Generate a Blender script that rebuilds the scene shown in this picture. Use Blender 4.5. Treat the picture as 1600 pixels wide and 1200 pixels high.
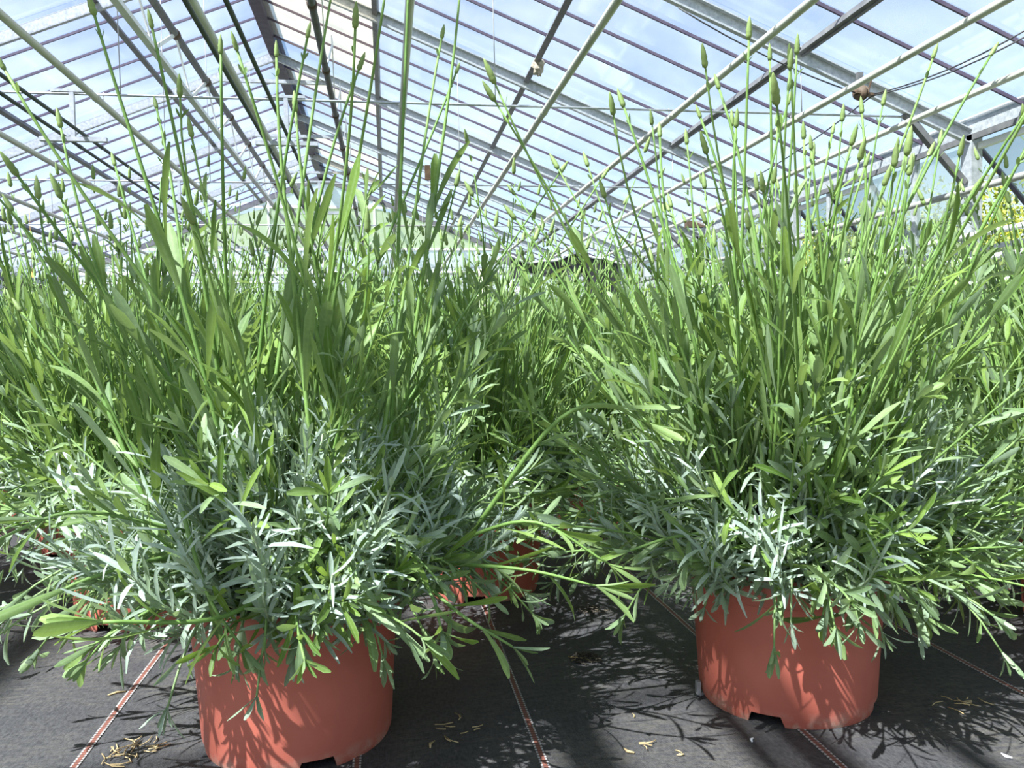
import bpy, math, random
import numpy as np
from mathutils import Vector, Matrix

# ------------------------------------------------------------------ camera, light, exposure
scene = bpy.context.scene
col = scene.collection
for o in list(bpy.data.objects):
    bpy.data.objects.remove(o)

FPX, CAMH = 1280.0, 0.37
YAW, PITCH, ROLL = math.radians(8.68), math.radians(2.36), math.radians(1.02)
SUN_AZ, SUN_EL = math.radians(-124), math.radians(54)       # azimuth from +Y towards +X

_f = np.array([math.sin(YAW)*math.cos(PITCH), math.cos(YAW)*math.cos(PITCH), -math.sin(PITCH)])
_r = np.array([math.cos(YAW), -math.sin(YAW), 0.0])
_d = np.cross(_f, _r)
_r2 = math.cos(ROLL)*_r + math.sin(ROLL)*_d
_d2 = -math.sin(ROLL)*_r + math.cos(ROLL)*_d
CAM = np.array([0, 0, CAMH])

def ray(px, py):
    v = _r2*((px-800)/FPX) + _d2*((py-600)/FPX) + _f
    return v
def at_y(px, py, Y):
    v = ray(px, py); return CAM + v*(Y/v[1])
def at_z(px, py, Z):
    v = ray(px, py); return CAM + v*((Z-CAMH)/v[2])
def proj(P):
    q = np.asarray(P) - CAM
    z = q @ _f
    return 800+FPX*(q @ _r2)/z, 600+FPX*(q @ _d2)/z, z

cd = bpy.data.cameras.new('camera'); cam = bpy.data.objects.new('camera', cd); col.objects.link(cam)
cd.sensor_fit = 'HORIZONTAL'; cd.sensor_width = 36; cd.lens = 36*FPX/1600; cd.clip_start = .02; cd.clip_end = 500
m = Matrix.Identity(4)
for i in range(3):
    m[i][0], m[i][1], m[i][2] = _r2[i], -_d2[i], -_f[i]
m[0][3], m[1][3], m[2][3] = 0, 0, CAMH
cam.matrix_world = m
scene.camera = cam

world = bpy.data.worlds.new('sky'); scene.world = world; world.use_nodes = True
wn, wl = world.node_tree.nodes, world.node_tree.links
wn.clear()
wo = wn.new('ShaderNodeOutputWorld'); bg = wn.new('ShaderNodeBackground')
sky = wn.new('ShaderNodeTexSky'); sky.sky_type = 'NISHITA'; sky.sun_disc = False
sky.sun_elevation = SUN_EL; sky.sun_rotation = SUN_AZ; sky.air_density = 1.0; sky.dust_density = 1.2; sky.ozone_density = 1.0
tc = wn.new('ShaderNodeTexCoord'); mp = wn.new('ShaderNodeMapping'); mp.inputs['Scale'].default_value = (1.2, 2.6, 3.5)
nz = wn.new('ShaderNodeTexNoise'); nz.inputs['Scale'].default_value = 1.6; nz.inputs['Detail'].default_value = 6; nz.inputs['Roughness'].default_value = .55
rp = wn.new('ShaderNodeValToRGB'); rp.color_ramp.elements[0].position = .42; rp.color_ramp.elements[1].position = .75
mx = wn.new('ShaderNodeMixRGB'); mx.inputs['Color2'].default_value = (5.2, 5.6, 6.0, 1)
ml = wn.new('ShaderNodeMath'); ml.operation = 'MULTIPLY'; ml.inputs[1].default_value = .5
wl.new(tc.outputs['Generated'], mp.inputs['Vector']); wl.new(mp.outputs['Vector'], nz.inputs['Vector'])
wl.new(nz.outputs['Fac'], rp.inputs['Fac']); wl.new(rp.outputs['Color'], ml.inputs[0]); wl.new(ml.outputs[0], mx.inputs['Fac'])
wl.new(sky.outputs['Color'], mx.inputs['Color1']); wl.new(mx.outputs['Color'], bg.inputs['Color'])
bg.inputs['Strength'].default_value = .122
wl.new(bg.outputs['Background'], wo.inputs['Surface'])

sd = bpy.data.lights.new('sun', 'SUN'); sd.energy = 13.0; sd.angle = math.radians(.6); sd.color = (1, .95, .87)
sun = bpy.data.objects.new('sun', sd); col.objects.link(sun)
sv = Vector((math.sin(SUN_AZ)*math.cos(SUN_EL), math.cos(SUN_AZ)*math.cos(SUN_EL), math.sin(SUN_EL)))
sun.rotation_euler = sv.to_track_quat('Z', 'Y').to_euler(); sun.location = (-6, -2, 12)

vs = scene.view_settings
vs.view_transform = 'Standard'; vs.look = 'None'; vs.gamma = 1; vs.use_curve_mapping = False
vs.exposure = 0.85

# ------------------------------------------------------------------ materials
def new_mat(name):
    mt = bpy.data.materials.new(name); mt.use_nodes = True
    nt = mt.node_tree; nt.nodes.clear()
    out = nt.nodes.new('ShaderNodeOutputMaterial')
    return mt, nt, out
def N(nt, t, **kw):
    n = nt.nodes.new(t)
    for k, v in kw.items():
        if k in n.inputs: n.inputs[k].default_value = v
        else: setattr(n, k, v)
    return n
def c4(c): return (c[0], c[1], c[2], 1)
def ramp(nt, fac, stops):
    r = nt.nodes.new('ShaderNodeValToRGB'); e = r.color_ramp.elements
    while len(e) < len(stops): e.new(.5)
    for k, (p, c) in enumerate(stops): e[k].position = p; e[k].color = c4(c)
    nt.links.new(fac, r.inputs['Fac']); return r.outputs['Color']
def mixc(nt, fac, a, b, mode='MIX'):
    x = nt.nodes.new('ShaderNodeMixRGB'); x.blend_type = mode
    for s, v in (('Fac', fac), ('Color1', a), ('Color2', b)):
        if isinstance(v, (int, float)): x.inputs[s].default_value = v
        elif isinstance(v, tuple): x.inputs[s].default_value = c4(v)
        else: nt.links.new(v, x.inputs[s])
    return x.outputs['Color']
def noise(nt, scale, detail=4, coord='Object', stretch=None, rough=.55):
    t = nt.nodes.new('ShaderNodeTexCoord'); n = N(nt, 'ShaderNodeTexNoise', Scale=scale, Detail=detail, Roughness=rough)
    if stretch:
        mpn = nt.nodes.new('ShaderNodeMapping'); mpn.inputs['Scale'].default_value = stretch
        nt.links.new(t.outputs[coord], mpn.inputs['Vector']); nt.links.new(mpn.outputs['Vector'], n.inputs['Vector'])
    else: nt.links.new(t.outputs[coord], n.inputs['Vector'])
    return n.outputs['Fac']

def simple(name, a, b, scale=8, rough=.55, metal=0.0, stretch=None, bump=0.0, spec=.4):
    mt, nt, out = new_mat(name)
    p = N(nt, 'ShaderNodeBsdfPrincipled', Roughness=rough, Metallic=metal)
    p.inputs['Specular IOR Level'].default_value = spec
    f = noise(nt, scale, stretch=stretch)
    nt.links.new(ramp(nt, f, [(.3, a), (.7, b)]), p.inputs['Base Color'])
    if bump:
        bn = N(nt, 'ShaderNodeBump', Strength=bump, Distance=.002); nt.links.new(f, bn.inputs['Height']); nt.links.new(bn.outputs['Normal'], p.inputs['Normal'])
    nt.links.new(p.outputs['BSDF'], out.inputs['Surface'])
    return mt

def glass(name, tint, dirt, dirtcol, scale=1.2, lo=.35, hi=.75, gloss=.06, bumpy=0.0):
    """thin pane: clear transmission, a film of dirt that scatters, a little reflection"""
    mt, nt, out = new_mat(name)
    tr = N(nt, 'ShaderNodeBsdfTransparent', Color=c4(tint))
    df = N(nt, 'ShaderNodeBsdfDiffuse', Color=c4(dirtcol)); tl = N(nt, 'ShaderNodeBsdfTranslucent', Color=c4(dirtcol))
    gl = N(nt, 'ShaderNodeBsdfGlossy', Roughness=.08 if not bumpy else .2)
    md = N(nt, 'ShaderNodeMixShader', Fac=.6); nt.links.new(df.outputs[0], md.inputs[1]); nt.links.new(tl.outputs[0], md.inputs[2])
    f = noise(nt, scale, 5)
    mr = N(nt, 'ShaderNodeMapRange'); nt.links.new(f, mr.inputs['Value'])
    mr.inputs['From Min'].default_value = lo; mr.inputs['From Max'].default_value = hi
    mr.inputs['To Min'].default_value = dirt*.6; mr.inputs['To Max'].default_value = dirt*1.4
    m1 = N(nt, 'ShaderNodeMixShader'); nt.links.new(mr.outputs[0], m1.inputs['Fac'])
    nt.links.new(tr.outputs[0], m1.inputs[1]); nt.links.new(md.outputs[0], m1.inputs[2])
    m2 = N(nt, 'ShaderNodeMixShader', Fac=gloss); nt.links.new(m1.outputs[0], m2.inputs[1]); nt.links.new(gl.outputs[0], m2.inputs[2])
    if bumpy:
        v = N(nt, 'ShaderNodeTexVoronoi', Scale=60); t = nt.nodes.new('ShaderNodeTexCoord'); nt.links.new(t.outputs['Object'], v.inputs['Vector'])
        bn = N(nt, 'ShaderNodeBump', Strength=bumpy, Distance=.004); nt.links.new(v.outputs['Distance'], bn.inputs['Height']); nt.links.new(bn.outputs['Normal'], gl.inputs['Normal'])
    nt.links.new(m2.outputs[0], out.inputs['Surface'])
    return mt

def leaf_material(name, greenA, greenB, grey, transl, tcol, rough=.55):
    """colours: attribute lv = (random tint, greyness of that leaf, across 0..1, along 0..1)"""
    mt, nt, out = new_mat(name)
    at = nt.nodes.new('ShaderNodeAttribute'); at.attribute_name = 'lv'
    sp = nt.nodes.new('ShaderNodeSeparateColor'); nt.links.new(at.outputs['Color'], sp.inputs['Color'])
    g = mixc(nt, sp.outputs['Red'], greenA, greenB)
    g = mixc(nt, sp.outputs['Green'], g, grey)
    # pale midrib
    rib = N(nt, 'ShaderNodeMapRange'); nt.links.new(sp.outputs['Blue'], rib.inputs['Value'])
    rib.inputs['From Min'].default_value = 0; rib.inputs['From Max'].default_value = .35; rib.inputs['To Min'].default_value = .28; rib.inputs['To Max'].default_value = 0
    g = mixc(nt, rib.outputs[0], g, (.34, .46, .20))
    # pale downy edge
    ed = N(nt, 'ShaderNodeMapRange'); nt.links.new(sp.outputs['Blue'], ed.inputs['Value'])
    ed.inputs['From Min'].default_value = .75; ed.inputs['From Max'].default_value = 1; ed.inputs['To Min'].default_value = 0; ed.inputs['To Max'].default_value = .13
    g = mixc(nt, ed.outputs[0], g, (.38, .48, .34))
    g = mixc(nt, .25, g, ramp(nt, noise(nt, 260, 3), [(.3, (.25, .25, .25)), (.7, (.85, .85, .85))]), 'OVERLAY')
    geo = nt.nodes.new('ShaderNodeNewGeometry')                      # the lower face of a lavender leaf is paler, downy
    g = mixc(nt, geo.outputs['Backfacing'], g, mixc(nt, .2, g, (.30, .38, .26)))
    p = N(nt, 'ShaderNodeBsdfPrincipled', Roughness=rough); p.inputs['Specular IOR Level'].default_value = .35
    p.inputs['Sheen Weight'].default_value = .04; p.inputs['Sheen Roughness'].default_value = .4
    nt.links.new(g, p.inputs['Base Color'])
    tl = nt.nodes.new('ShaderNodeBsdfTranslucent'); nt.links.new(mixc(nt, .55, g, tcol), tl.inputs['Color'])
    ms = N(nt, 'ShaderNodeMixShader', Fac=transl); nt.links.new(p.outputs[0], ms.inputs[1]); nt.links.new(tl.outputs[0], ms.inputs[2])
    nt.links.new(ms.outputs[0], out.inputs['Surface'])
    return mt

M = {}
M['leaf'] = leaf_material('lavender_leaf', (.066, .138, .016), (.196, .305, .050), (.36, .44, .37), .32, (.32, .46, .05))
M['stem'] = leaf_material('lavender_stem', (.10, .205, .036), (.20, .325, .080), (.33, .38, .26), .12, (.4, .55, .08))
M['bud'] = leaf_material('lavender_bud', (.15, .24, .05), (.27, .37, .10), (.36, .42, .30), .2, (.4, .5, .1))
M['galv'] = simple('galvanised_steel', (.30, .32, .34), (.50, .52, .54), 30, .45, .35)
M['dark_steel'] = simple('weathered_dark_steel', (.10, .10, .11), (.17, .17, .17), 12, .5, .2)
M['bar'] = simple('glazing_bar_backlit', (.055, .04, .075), (.10, .08, .12), 10, .6)  # grey metal; its backlit darkness against the sky is put into the colour
M['white'] = simple('white_painted_metal', (.66, .67, .66), (.80, .80, .79), 6, .45)
M['cream_pipe'] = simple('cream_painted_pipe', (.42, .42, .35), (.60, .60, .52), 5, .5, stretch=(8, .6, 8))
M['dark_pipe'] = simple('dark_plastic_pipe', (.05, .06, .06), (.10, .11, .11), 6, .45)
M['rust'] = simple('rusty_brown_metal', (.055, .036, .024), (.13, .085, .055), 20, .7)
M['glass'] = glass('roof_glass', (.92, .965, 1.0), .11, (.78, .83, .90), 1.1)
M['glass_left'] = glass('roof_glass_dusty', (.88, .92, 1.0), .085, (.74, .80, .92), 1.1)
M['glass_yellow'] = glass('roof_glass_yellowed', (1.0, .97, .88), .26, (.88, .85, .74), 1.4)
M['glass_wall'] = glass('wall_glass_pebbled', (.87, .92, .92), .24, (.66, .72, .71), 2.0, bumpy=.5, gloss=.1)
M['glass_algae'] = glass('gable_glass_algae', (.84, .90, .74), .55, (.70, .76, .58), .5, .3, .7)
M['glass_white'] = glass('gable_glass_whitened', (.92, .95, .98), .55, (.84, .87, .88), .8)
M['rope'] = simple('wire', (.30, .30, .31), (.45, .45, .46), 20, .5)
M['black_wire'] = simple('black_cable', (.03, .03, .035), (.06, .06, .06), 20, .5)
M['black_film'] = simple('black_plastic_film', (.012, .012, .013), (.03, .03, .03), 4, .35)
M['white_film'] = simple('white_plastic_film', (.70, .73, .77), (.85, .87, .90), 3, .4)
M['straw'] = simple('dry_straw', (.30, .21, .09), (.52, .40, .20), 60, .8)
M['dark_debris'] = simple('dark_plant_litter', (.03, .025, .02), (.10, .08, .05), 80, .9)
M['soil'] = simple('potting_soil', (.02, .014, .01), (.07, .05, .035), 90, .95, bump=.8)
M['dark_infill'] = simple('dark_open_side', (.035, .025, .02), (.08, .06, .045), 3, .7, stretch=(1, 1, 10))  # darkness beyond the open left side, put into a brown colour
M['yellow_card'] = simple('yellow_card', (.70, .42, .10), (.85, .55, .16), 30, .6)
M['paper'] = simple('white_paper', (.78, .78, .76), (.9, .9, .9), 12, .8)
M['grass'] = simple('outside_grass', (.09, .14, .03), (.20, .24, .06), 2.5, .9)
M['shrub'] = leaf_material('shrub_leaf', (.12, .20, .02), (.34, .35, .03), (.07, .12, .02), .3, (.40, .42, .04))
M['bark'] = simple('bark', (.06, .045, .03), (.13, .10, .07), 15, .9)
M['nest'] = simple('papery_nest', (.24, .20, .15), (.48, .44, .37), 22, .9)
M['grey_clip'] = simple('grey_clip', (.22, .22, .21), (.35, .35, .33), 30, .6)

def pot_material():
    mt, nt, out = new_mat('terracotta_plastic')
    p = N(nt, 'ShaderNodeBsdfPrincipled', Roughness=.42); p.inputs['Specular IOR Level'].default_value = .4
    base = ramp(nt, noise(nt, 14, 4), [(.3, (.385, .100, .064)), (.7, (.47, .130, .084))])
    # dust and lime stains splashed up from the floor, patchy
    t = nt.nodes.new('ShaderNodeTexCoord'); sp = nt.nodes.new('ShaderNodeSeparateXYZ'); nt.links.new(t.outputs['Object'], sp.inputs[0])
    mr = N(nt, 'ShaderNodeMapRange'); nt.links.new(sp.outputs['Z'], mr.inputs['Value'])
    mr.inputs['From Min'].default_value = .0; mr.inputs['From Max'].default_value = .018; mr.inputs['To Min'].default_value = .95; mr.inputs['To Max'].default_value = 0
    st = N(nt, 'ShaderNodeMapRange'); nt.links.new(noise(nt, 45, 6, rough=.7), st.inputs['Value'])
    st.inputs['From Min'].default_value = .45; st.inputs['From Max'].default_value = .68
    mm = N(nt, 'ShaderNodeMath', operation='MULTIPLY'); nt.links.new(mr.outputs[0], mm.inputs[0]); nt.links.new(st.outputs[0], mm.inputs[1])
    sk = N(nt, 'ShaderNodeMapRange'); nt.links.new(noise(nt, 420, 2), sk.inputs['Value'])
    sk.inputs['From Min'].default_value = .74; sk.inputs['From Max'].default_value = .8; sk.inputs['To Max'].default_value = .4
    c = mixc(nt, mm.outputs[0], base, (.50, .38, .28)); c = mixc(nt, sk.outputs[0], c, (.55, .32, .22))
    nt.links.new(c, p.inputs['Base Color'])
    rr = ramp(nt, noise(nt, 9, 3), [(.3, (.36,)*3), (.7, (.55,)*3)]); nt.links.new(rr, p.inputs['Roughness'])
    nt.links.new(p.outputs[0], out.inputs['Surface'])
    return mt
M['pot'] = pot_material()

def mat_floor():
    mt, nt, out = new_mat('woven_ground_cover')
    p = N(nt, 'ShaderNodeBsdfPrincipled', Roughness=.62); p.inputs['Specular IOR Level'].default_value = .35
    t = nt.nodes.new('ShaderNodeTexCoord')
    # woven tape: two crossed wave textures
    w1 = N(nt, 'ShaderNodeTexWave', Scale=230, Distortion=3, Detail=2); w1.bands_direction = 'X'
    w2 = N(nt, 'ShaderNodeTexWave', Scale=150, Distortion=3, Detail=2); w2.bands_direction = 'Y'
    nt.links.new(t.outputs['Object'], w1.inputs['Vector']); nt.links.new(t.outputs['Object'], w2.inputs['Vector'])
    wv = mixc(nt, .5, w1.outputs['Color'], w2.outputs['Color'])
    base = ramp(nt, wv, [(.25, (.022, .022, .024)), (.8, (.062, .062, .062))])
    base = mixc(nt, .55, base, ramp(nt, noise(nt, 300, 4, stretch=(1, .4, 1), rough=.75), [(.35, (.012, .012, .013)), (.65, (.085, .083, .080))]))
    # dust trodden into the weave: large patches broken up by fine speckle
    d1 = N(nt, 'ShaderNodeMapRange'); nt.links.new(noise(nt, 6, 8, rough=.7), d1.inputs['Value'])
    d1.inputs['From Min'].default_value = .40; d1.inputs['From Max'].default_value = .72; d1.inputs['To Max'].default_value = .8
    d2 = N(nt, 'ShaderNodeMapRange'); nt.links.new(noise(nt, 170, 6, stretch=(.3, 1, 1), rough=.8), d2.inputs['Value'])
    d2.inputs['From Min'].default_value = .42; d2.inputs['From Max'].default_value = .72; d2.inputs['To Max'].default_value = 1.0
    mm = N(nt, 'ShaderNodeMath', operation='MULTIPLY'); nt.links.new(d1.outputs[0], mm.inputs[0]); nt.links.new(d2.outputs[0], mm.inputs[1])
    c = mixc(nt, mm.outputs[0], base, (.20, .18, .13))
    nt.links.new(c, p.inputs['Base Color'])
    bn = N(nt, 'ShaderNodeBump', Strength=.35, Distance=.0008); nt.links.new(wv, bn.inputs['Height']); nt.links.new(bn.outputs['Normal'], p.inputs['Normal'])
    nt.links.new(p.outputs[0], out.inputs['Surface'])
    return mt
M['floor'] = mat_floor()
def mat_stripe():
    mt, nt, out = new_mat('stitched_marker_stripe')
    p = N(nt, 'ShaderNodeBsdfPrincipled', Roughness=.7)
    t = nt.nodes.new('ShaderNodeTexCoord'); sp = nt.nodes.new('ShaderNodeSeparateXYZ'); nt.links.new(t.outputs['Object'], sp.inputs[0])
    ab = N(nt, 'ShaderNodeMath', operation='ABSOLUTE'); nt.links.new(sp.outputs['X'], ab.inputs[0])
    ed = N(nt, 'ShaderNodeMath', operation='GREATER_THAN'); nt.links.new(ab.outputs[0], ed.inputs[0]); ed.inputs[1].default_value = .0021
    sc = N(nt, 'ShaderNodeMath', operation='MULTIPLY'); nt.links.new(sp.outputs['Y'], sc.inputs[0]); sc.inputs[1].default_value = 210
    fr = N(nt, 'ShaderNodeMath', operation='FRACT'); nt.links.new(sc.outputs[0], fr.inputs[0])
    gt = N(nt, 'ShaderNodeMath', operation='GREATER_THAN'); nt.links.new(fr.outputs[0], gt.inputs[0]); gt.inputs[1].default_value = .35
    white = mixc(nt, gt.outputs[0], (.05, .045, .04), (.40, .37, .34))
    red = mixc(nt, gt.outputs[0], (.10, .040, .028), (.19, .070, .045))
    nt.links.new(mixc(nt, ed.outputs[0], red, white), p.inputs['Base Color'])
    nt.links.new(p.outputs[0], out.inputs['Surface'])
    return mt
M['stripe'] = mat_stripe()

# ------------------------------------------------------------------ mesh helpers
def tag(o, label=None, cat=None, group=None, kind=None):
    if label: o['label'] = label
    if cat: o['category'] = cat
    if group: o['group'] = group
    if kind: o['kind'] = kind
    return o
def empty(name, loc=(0, 0, 0), rz=0.0):
    o = bpy.data.objects.new(name, None); col.objects.link(o); o.empty_display_size = .05
    o.location = loc; o.rotation_euler = (0, 0, rz); return o
def link(name, me, parent=None, loc=None):
    o = bpy.data.objects.new(name, me); col.objects.link(o)
    if parent is not None: o.parent = parent
    if loc is not None: o.location = loc
    return o

class MB:
    def __init__(s): s.v = []; s.f = []; s.c = []; s.mi = []; s.n = 0; s.smooth = []
    def add(s, V, Fc, col4=None, mi=0, smooth=False):
        V = np.asarray(V, float); b = s.n
        s.v.append(V); s.n += len(V)
        for q in Fc: s.f.append(tuple(i+b for i in q))
        s.mi += [mi]*len(Fc); s.smooth += [smooth]*len(Fc)
        if col4 is None: col4 = np.zeros((len(V), 4))
        s.c.append(np.asarray(col4, float))
    def beam(s, a, b, w, h, up=(0, 0, 1), mi=0, off=(0, 0)):
        """box from a to b, w across, h along up; off shifts (across, up)"""
        a = np.asarray(a, float); b = np.asarray(b, float); t = b-a; t /= np.linalg.norm(t)
        up = np.asarray(up, float); x = np.cross(t, up); x /= np.linalg.norm(x); u = np.cross(x, t)
        o = x*off[0]+u*off[1]
        V = [p+o+x*sx*w/2+u*sz*h/2 for p in (a, b) for sx, sz in ((-1, -1), (1, -1), (1, 1), (-1, 1))]
        s.add(V, [(0, 1, 2, 3), (7, 6, 5, 4), (0, 4, 5, 1), (1, 5, 6, 2), (2, 6, 7, 3), (3, 7, 4, 0)], mi=mi)
    def tube(s, pts, rad, n=8, caps=True, mi=0, col4=None, smooth=True):
        P = np.asarray(pts, float); k = len(P)
        R = np.broadcast_to(np.asarray(rad, float), (k,))
        T = np.gradient(P, axis=0); T /= np.linalg.norm(T, axis=1)[:, None]
        u = np.cross(T[0], (0, 0, 1)); 
        if np.linalg.norm(u) < 1e-3: u = np.array([1., 0, 0])
        u /= np.linalg.norm(u); V = []
        an = np.arange(n)*2*math.pi/n
        for i in range(k):
            u = u-T[i]*(u@T[i]); u /= np.linalg.norm(u); w = np.cross(T[i], u)
            V.append(P[i]+R[i]*(np.cos(an)[:, None]*u+np.sin(an)[:, None]*w))
        V = np.concatenate(V); Fc = []
        for i in range(k-1):
            for j in range(n):
                j2 = (j+1) % n; Fc.append((i*n+j, i*n+j2, (i+1)*n+j2, (i+1)*n+j))
        if caps: Fc.append(tuple(range(n-1, -1, -1))); Fc.append(tuple((k-1)*n+j for j in range(n)))
        if col4 is not None: col4 = np.tile(np.asarray(col4, float), (len(V), 1))
        s.add(V, Fc, col4, mi, smooth)
    def mesh(s, name, mats):
        me = bpy.data.meshes.new(name)
        V = np.concatenate(s.v)
        me.from_pydata(V.tolist(), [], s.f)
        for mt in (mats if isinstance(mats, (list, tuple)) else [mats]): me.materials.append(mt)
        if any(s.mi): me.polygons.foreach_set('material_index', s.mi)
        me.polygons.foreach_set('use_smooth', s.smooth)
        C = np.concatenate(s.c)
        if C.any():
            at = me.attributes.new('lv', 'FLOAT_COLOR', 'POINT'); at.data.foreach_set('color', C.astype(np.float32).ravel())
        me.update(); return me
    def build(s, name, mats, parent=None, loc=None): return link(name, s.mesh(name, mats), parent, loc)

def beam_obj(name, a, b, w, h, mat, parent=None, up=(0, 0, 1), off=(0, 0)):
    q = MB(); q.beam(a, b, w, h, up, off=off); return q.build(name, mat, parent)
def tube_obj(name, pts, r, mat, parent=None, n=10):
    q = MB(); q.tube(pts, r, n); return q.build(name, mat, parent)

# ------------------------------------------------------------------ floor
XR, XL, XM = 4.95, -7.95, -1.5          # right eave, left eave, ridge
ZE, ZRID = 2.2, 4.8
SLOPE = (ZRID-ZE)/(XR-XM)
BAY, RAF0 = 3.05, 6.35
Y0, Y1 = RAF0-13*.61, RAF0+24*.61         # -1.58 .. 20.99
RAFS = [RAF0+BAY*k for k in range(-2, 5)]
def zr(X): return ZRID-SLOPE*abs(X-XM)

q = MB(); q.add([(XL, Y0-2, 0), (XR, Y0-2, 0), (XR, Y1, 0), (XL, Y1, 0), (XL, Y0-2, -.05), (XR, Y0-2, -.05), (XR, Y1, -.05), (XL, Y1, -.05)],
      [(0, 1, 2, 3), (7, 6, 5, 4), (0, 4, 5, 1), (1, 5, 6, 2), (2, 6, 7, 3), (3, 7, 4, 0)])
floor = tag(q.build('floor', M['floor']), 'black woven ground cover fabric on the greenhouse floor', None, None, 'structure')
q = MB(); q.add([(-.0038, -.9, 0), (.0038, -.9, 0), (.0038, 3.4, 0), (-.0038, 3.4, 0), (-.0038, -.9, .0007), (.0038, -.9, .0007), (.0038, 3.4, .0007), (-.0038, 3.4, .0007)],
      [(4, 5, 6, 7), (0, 4, 7, 3), (1, 2, 6, 5), (0, 1, 5, 4), (3, 7, 6, 2)])
stripe_me = q.mesh('stripe', M['stripe'])
for k, X in enumerate((-1.07, -.81, -.55, -.288, -.035, .131, .386, .652, .91, 1.17, 1.43)):
    link('stripe', stripe_me, floor, (X, .9, .0002))

# ------------------------------------------------------------------ roof
ceiling = tag(empty('ceiling'), 'glazed gable roof of the greenhouse', None, None, 'structure')
PUR = [0, 1.47, 3.17, 4.91, XR-XM]        # horizontal distances of the purlins from the ridge
for side in (-1, 1):
    nrm = np.array([side*SLOPE, 0, 1]); nrm /= np.linalg.norm(nrm)
    pan = []
    for a, b in zip(PUR[:-1], PUR[1:]):   # one mesh for each row of panes
        q = MB(); x0, x1 = side*a, side*b; z0, z1 = -SLOPE*a, -SLOPE*b
        pts = []
        for dz in (0, .004):
            pts += [(x0, .006, z0+dz), (x1, .006, z1+dz), (x1, .604, z1+dz), (x0, .604, z0+dz)]
        q.add(pts, [(0, 1, 2, 3), (7, 6, 5, 4), (0, 4, 5, 1), (1, 5, 6, 2), (2, 6, 7, 3), (3, 7, 4, 0)])
        pan.append((q, a))
    q = MB(); b = PUR[-1]
    q.beam((0, 0, 0), (side*b, 0, -SLOPE*b), .018, .026, nrm)
    bar_me = q.mesh('glazing_bar', M['bar'])
    row_me = {}
    for r, (qq, a) in enumerate(pan):
        for mk in ('glass', 'glass_left', 'glass_yellow'):
            row_me[r, mk] = qq.mesh('pane', M[mk])
    for k in range(37):
        y = Y0+.61*k
        for r in range(4):
            mk = 'glass' if side > 0 else 'glass_left'
            if side > 0 and r == 0 and k in (16, 17, 18, 19, 20, 21, 24, 30, 32): mk = 'glass_yellow'
            link('pane', row_me[r, mk], ceiling, (XM, y, ZRID+.012))
    for k in range(38):
        if (k-13) % 5: link('glazing_bar', bar_me, ceiling, (XM, Y0+.61*k, ZRID-.010))
    # rafters: galvanised channel, web and two flanges
    q = MB(); A = np.array([side*.02, 0, -.06]); B = np.array([side*b, 0, -.06-SLOPE*b])
    q.beam(A, B, .008, .11, nrm, off=(0, 0)); q.beam(A, B, .05, .010, nrm, off=(.021, .055)); q.beam(A, B, .05, .010, nrm, off=(.021, -.055))
    raf_me = q.mesh('rafter', M['galv'])
    for y in RAFS: link('rafter', raf_me, ceiling, (XM, y, ZRID-.05))
    for a in PUR[1:4]:
        x = XM+side*a; w = .06
        q = MB(); q.beam((x, Y0, zr(x)-.06), (x, Y1, zr(x)-.06), w, .06, nrm)
        if a == PUR[3]: q.beam((x, Y0, zr(x)-.095), (x, Y1, zr(x)-.095), .02, .02, nrm)
        q.build('purlin', M['dark_steel'], ceiling)
q = MB(); q.beam((XM, Y0, ZRID-.04), (XM, Y1, ZRID-.04), .14, .10); q.beam((XM, Y0, ZRID+.05), (XM, Y1, ZRID+.05), .24, .03)
q.build('ridge_beam', M['bar'], ceiling)
for y in RAFS:                              # collar at each ridge joint
    if y > 3: beam_obj('collar_tie', (XM-.75, y+.02, zr(XM-.75)-.16), (XM+.75, y+.02, zr(XM-.75)-.16), .05, .05, M['galv'], ceiling)

# ------------------------------------------------------------------ right wall
wr = tag(empty('wall_right'), 'glazed right side wall with steel posts', None, None, 'structure')
q = MB(); q.beam((XR+.02, Y0, ZE-.02), (XR+.02, Y1, ZE-.02), .10, .13); q.beam((XR+.02, Y0, ZE+.055), (XR+.02, Y1, ZE+.055), .16, .012)
q.build('gutter', M['galv'], wr)
beam_obj('eave_rail', (XR-.035, Y0, ZE-.11), (XR-.035, Y1, ZE-.11), .03, .05, M['dark_steel'], wr)
beam_obj('plinth', (XR, Y0, .22), (XR, Y1, .22), .12, .44, M['galv'], wr)
VENT_W, VENT_H, HINGE = 1.5, .86, 2.02
for k, y in enumerate(RAFS):
    q = MB(); q.beam((XR, y, 0), (XR, y, ZE-.08), .10, .13, (0, 1, 0)); q.build('post', M['galv'], wr)
    for dy in (-.8, -1.55, .75):
        if y+dy > Y0 and y+dy < Y1:
            beam_obj('mullion', (XR, y+dy, .44), (XR, y+dy, ZE-.08), .05, .06, M['galv'], wr, (0, 1, 0))
    beam_obj('knee_brace', (XR-.62, y, zr(XR-.62)-.16), (XR-.07, y, 1.72), .05, .06, M['dark_steel'], wr, (0, 1, 0))
q = MB(); q.beam((0, 0, 0), (0, .72, 0), .006, 1); 
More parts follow.
